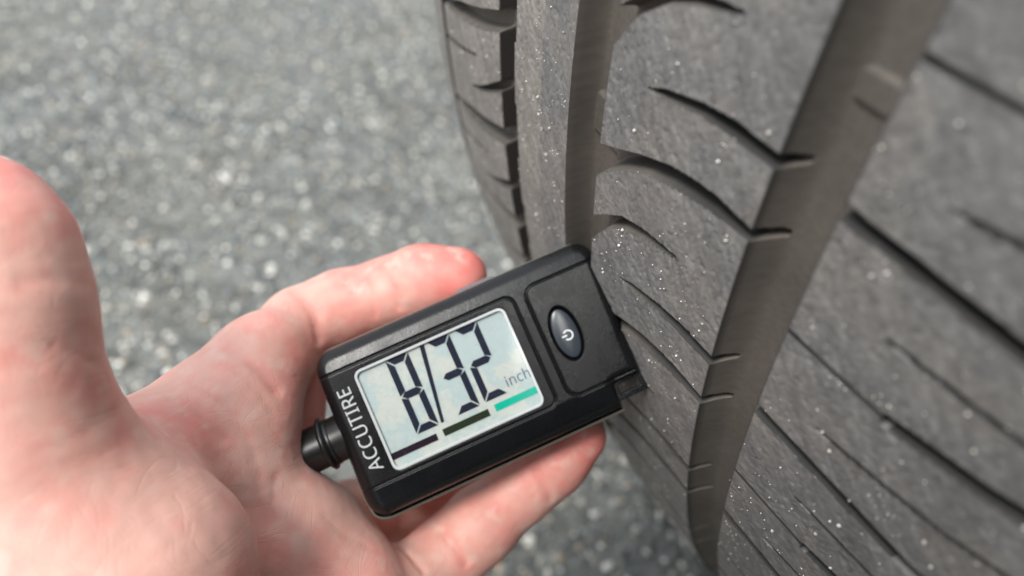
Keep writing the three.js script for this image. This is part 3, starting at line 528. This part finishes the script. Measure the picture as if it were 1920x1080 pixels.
  for (let k = 0; k < n[2] - 1; k += B) for (let j = 0; j < n[1] - 1; j += B) for (let i = 0; i < n[0] - 1; i += B) {
    const d = full(lo[0] + (i + B / 2) * cell, lo[1] + (j + B / 2) * cell, lo[2] + (k + B / 2) * cell), far = Math.abs(d) > B * cell * 0.87 + 4;
    if (!far) live.push([i, j, k]);
    for (let c = 0; c <= B; c++) for (let b = 0; b <= B; b++) for (let a = 0; a <= B; a++) { const m = at(i + a, j + b, k + c); if (far) { if (F[m] === 9) F[m] = d; } else F[m] = full(lo[0] + (i + a) * cell, lo[1] + (j + b) * cell, lo[2] + (k + c) * cell); }
  }
  const vid = new Map(), pos = [], idx = [];
  const E = [[0, 1], [2, 3], [4, 5], [6, 7], [0, 2], [1, 3], [4, 6], [5, 7], [0, 4], [1, 5], [2, 6], [3, 7]];
  const vertex = (i, j, k) => {
    const key = at(i, j, k); if (vid.has(key)) return vid.get(key);
    const f = []; for (let c = 0; c < 8; c++) f.push(F[at(i + (c & 1), j + ((c >> 1) & 1), k + (c >> 2))]);
    let s = [0, 0, 0], m = 0;
    for (const [a, b] of E) if ((f[a] < 0) !== (f[b] < 0)) { const t = f[a] / (f[a] - f[b]); for (let q = 0; q < 3; q++) { const u = (a >> q) & 1, v = (b >> q) & 1; s[q] += u + (v - u) * t; } m++; }
    const v = pos.length / 3; pos.push(lo[0] + (i + s[0] / m) * cell, lo[1] + (j + s[1] / m) * cell, lo[2] + (k + s[2] / m) * cell); vid.set(key, v); return v;
  };
  for (const [bi, bj, bk] of live) for (let k = bk; k < bk + B; k++) for (let j = bj; j < bj + B; j++) for (let i = bi; i < bi + B; i++) {
    if (!i || !j || !k || i >= n[0] - 1 || j >= n[1] - 1 || k >= n[2] - 1) continue;
    const f0 = F[at(i, j, k)] < 0;
    const quad = (f1, a, b, c, d) => { if (f0 === f1) return; f0 ? idx.push(a, b, c, a, c, d) : idx.push(a, c, b, a, d, c); };
    if (f0 !== F[at(i + 1, j, k)] < 0) quad(!f0, vertex(i, j - 1, k - 1), vertex(i, j, k - 1), vertex(i, j, k), vertex(i, j - 1, k));
    if (f0 !== F[at(i, j + 1, k)] < 0) quad(!f0, vertex(i - 1, j, k - 1), vertex(i - 1, j, k), vertex(i, j, k), vertex(i, j, k - 1));
    if (f0 !== F[at(i, j, k + 1)] < 0) quad(!f0, vertex(i - 1, j - 1, k), vertex(i, j - 1, k), vertex(i, j, k), vertex(i - 1, j, k));
  }
  const nv = pos.length / 3, nor = new Float32Array(nv * 3), col = new Float32Array(nv * 3), uv = new Float32Array(nv * 2);
  const tips = [chains.index.at(-1), chains.ring.at(-1), chains.middle.at(-1), chains.thumb.at(-1)].map((j) => V(j[0]));
  const ax = V(chains.index[5][0]).sub(V(chains.index[3][0])).normalize(), up = V(chains.ring[0][0]).sub(V(chains.index[0][0])); up.addScaledVector(ax, -up.dot(ax)).normalize();
  const origin = V(chains.index[0][0]);
  for (let v = 0; v < nv; v++) {
    const x = pos[v * 3], y = pos[v * 3 + 1], z = pos[v * 3 + 2];
    nor.set(grad(full, x, y, z, 0.5), v * 3);
    const a = fbm(x * 0.07, y * 0.07, z * 0.07, 3), b = fbm(x * 0.22 + 40, y * 0.22, z * 0.22, 3), c = noise(x * 0.9, y * 0.9, z * 0.9);
    let red = 0.24 + 1.3 * (a - 0.5) + 0.8 * (b - 0.5), k = 1 + 0.14 * (b - 0.5) + 0.05 * (c - 0.5);
    tips.forEach((t, i) => { red += [1, 0.7, 0.7, 0.35][i] * (1 - smooth(4, 19, Math.hypot(x - t.x, y - t.y, z - t.z))); });
    red += 0.55 * (fbm(x * 0.5, y * 0.5 + 70, z * 0.5, 2) - 0.5);
    const cr = crease(x, y, z); red += 0.3 * clamp(cr / 0.6);
    red = clamp(red, 0, 1.15); const pale = smooth(0.6, 0.75, fbm(x * 0.3, y * 0.3 + 9, z * 0.3, 3));
    col.set([k * mix(mix(0.73, 0.72, red), 0.76, pale * 0.5), k * mix(mix(0.41, 0.235, red), 0.50, pale * 0.5), k * mix(mix(0.335, 0.2, red), 0.42, pale * 0.5)], v * 3);
    const dx = x - origin.x, dy = y - origin.y, dz = z - origin.z; uv[v * 2] = dx * ax.x + dy * ax.y + dz * ax.z; uv[v * 2 + 1] = dx * up.x + dy * up.y + dz * up.z;
    pos[v * 3] /= 1000; pos[v * 3 + 1] /= 1000; pos[v * 3 + 2] /= 1000;
  }
  const g = new THREE.BufferGeometry(); g.setAttribute('position', new THREE.Float32BufferAttribute(pos, 3)); g.setAttribute('normal', new THREE.BufferAttribute(nor, 3)); g.setAttribute('color', new THREE.BufferAttribute(col, 3)); g.setAttribute('uv', new THREE.BufferAttribute(uv, 2)); g.setIndex(idx);
  // fine skin lines
  const N = 1024, hp = new Uint8Array(N * N * 4), line = new Float32Array(N * N);
  for (let k = 0; k < 1500; k++) {   // fine wrinkles that follow the flow of the palm and cross each other
    let x = rnd() * N, y = rnd() * N, a = (rnd() < 0.7 ? 1.25 : -0.35) + (noise(x * 0.004, y * 0.004, 3) - 0.5) * 2.2 + (rnd() - 0.5) * 0.5; const n = 25 + rnd() ** 2 * 150, deep = 0.25 + 0.75 * rnd() ** 2;
    for (let i = 0; i < n; i++) {
      x += Math.cos(a); y += Math.sin(a); a += (rnd() - 0.5) * 0.12; const f = deep * Math.min(1, i / 12, (n - i) / 12);
      for (let v = -2; v <= 2; v++) for (let u = -2; u <= 2; u++) { const o = ((((y | 0) + v + N) % N) * N) + (((x | 0) + u + N) % N); line[o] = Math.max(line[o], f * Math.exp(-(u * u + v * v) / 2.2)); }
    }
  }
  for (let y = 0; y < N; y++) for (let x = 0; x < N; x++) {
    const o = (y * N + x) * 4, w = fbm(x * 0.008, y * 0.008, 3, 3) * 14, ridge = 0.5 + 0.5 * Math.sin((x * 0.3 + y * 0.4) + w * 3);
    hp[o] = hp[o + 1] = hp[o + 2] = 255 * clamp(0.85 + 0.1 * (ridge - 0.5) + 0.12 * (noise(x * 0.4, y * 0.4, 1) - 0.5) - 0.75 * line[y * N + x]); hp[o + 3] = 255;
  }
  const t = new THREE.DataTexture(hp, N, N); t.wrapS = t.wrapT = THREE.RepeatWrapping; t.magFilter = THREE.LinearFilter; t.repeat.set(1 / 45, 1 / 45); t.needsUpdate = true;
  const skin = new THREE.MeshPhysicalMaterial({ vertexColors: true, roughness: 0.5, bumpMap: t, bumpScale: 0.00006, specularIntensity: 0.8, sheen: 0.08, sheenColor: new THREE.Color(1, 0.75, 0.65), sheenRoughness: 0.6 });
  tag(mesh('hand', g, skin), 'bare left hand, palm up, cradling the black gauge between its fingers', 'hand');
}

renderer.render(scene, camera);
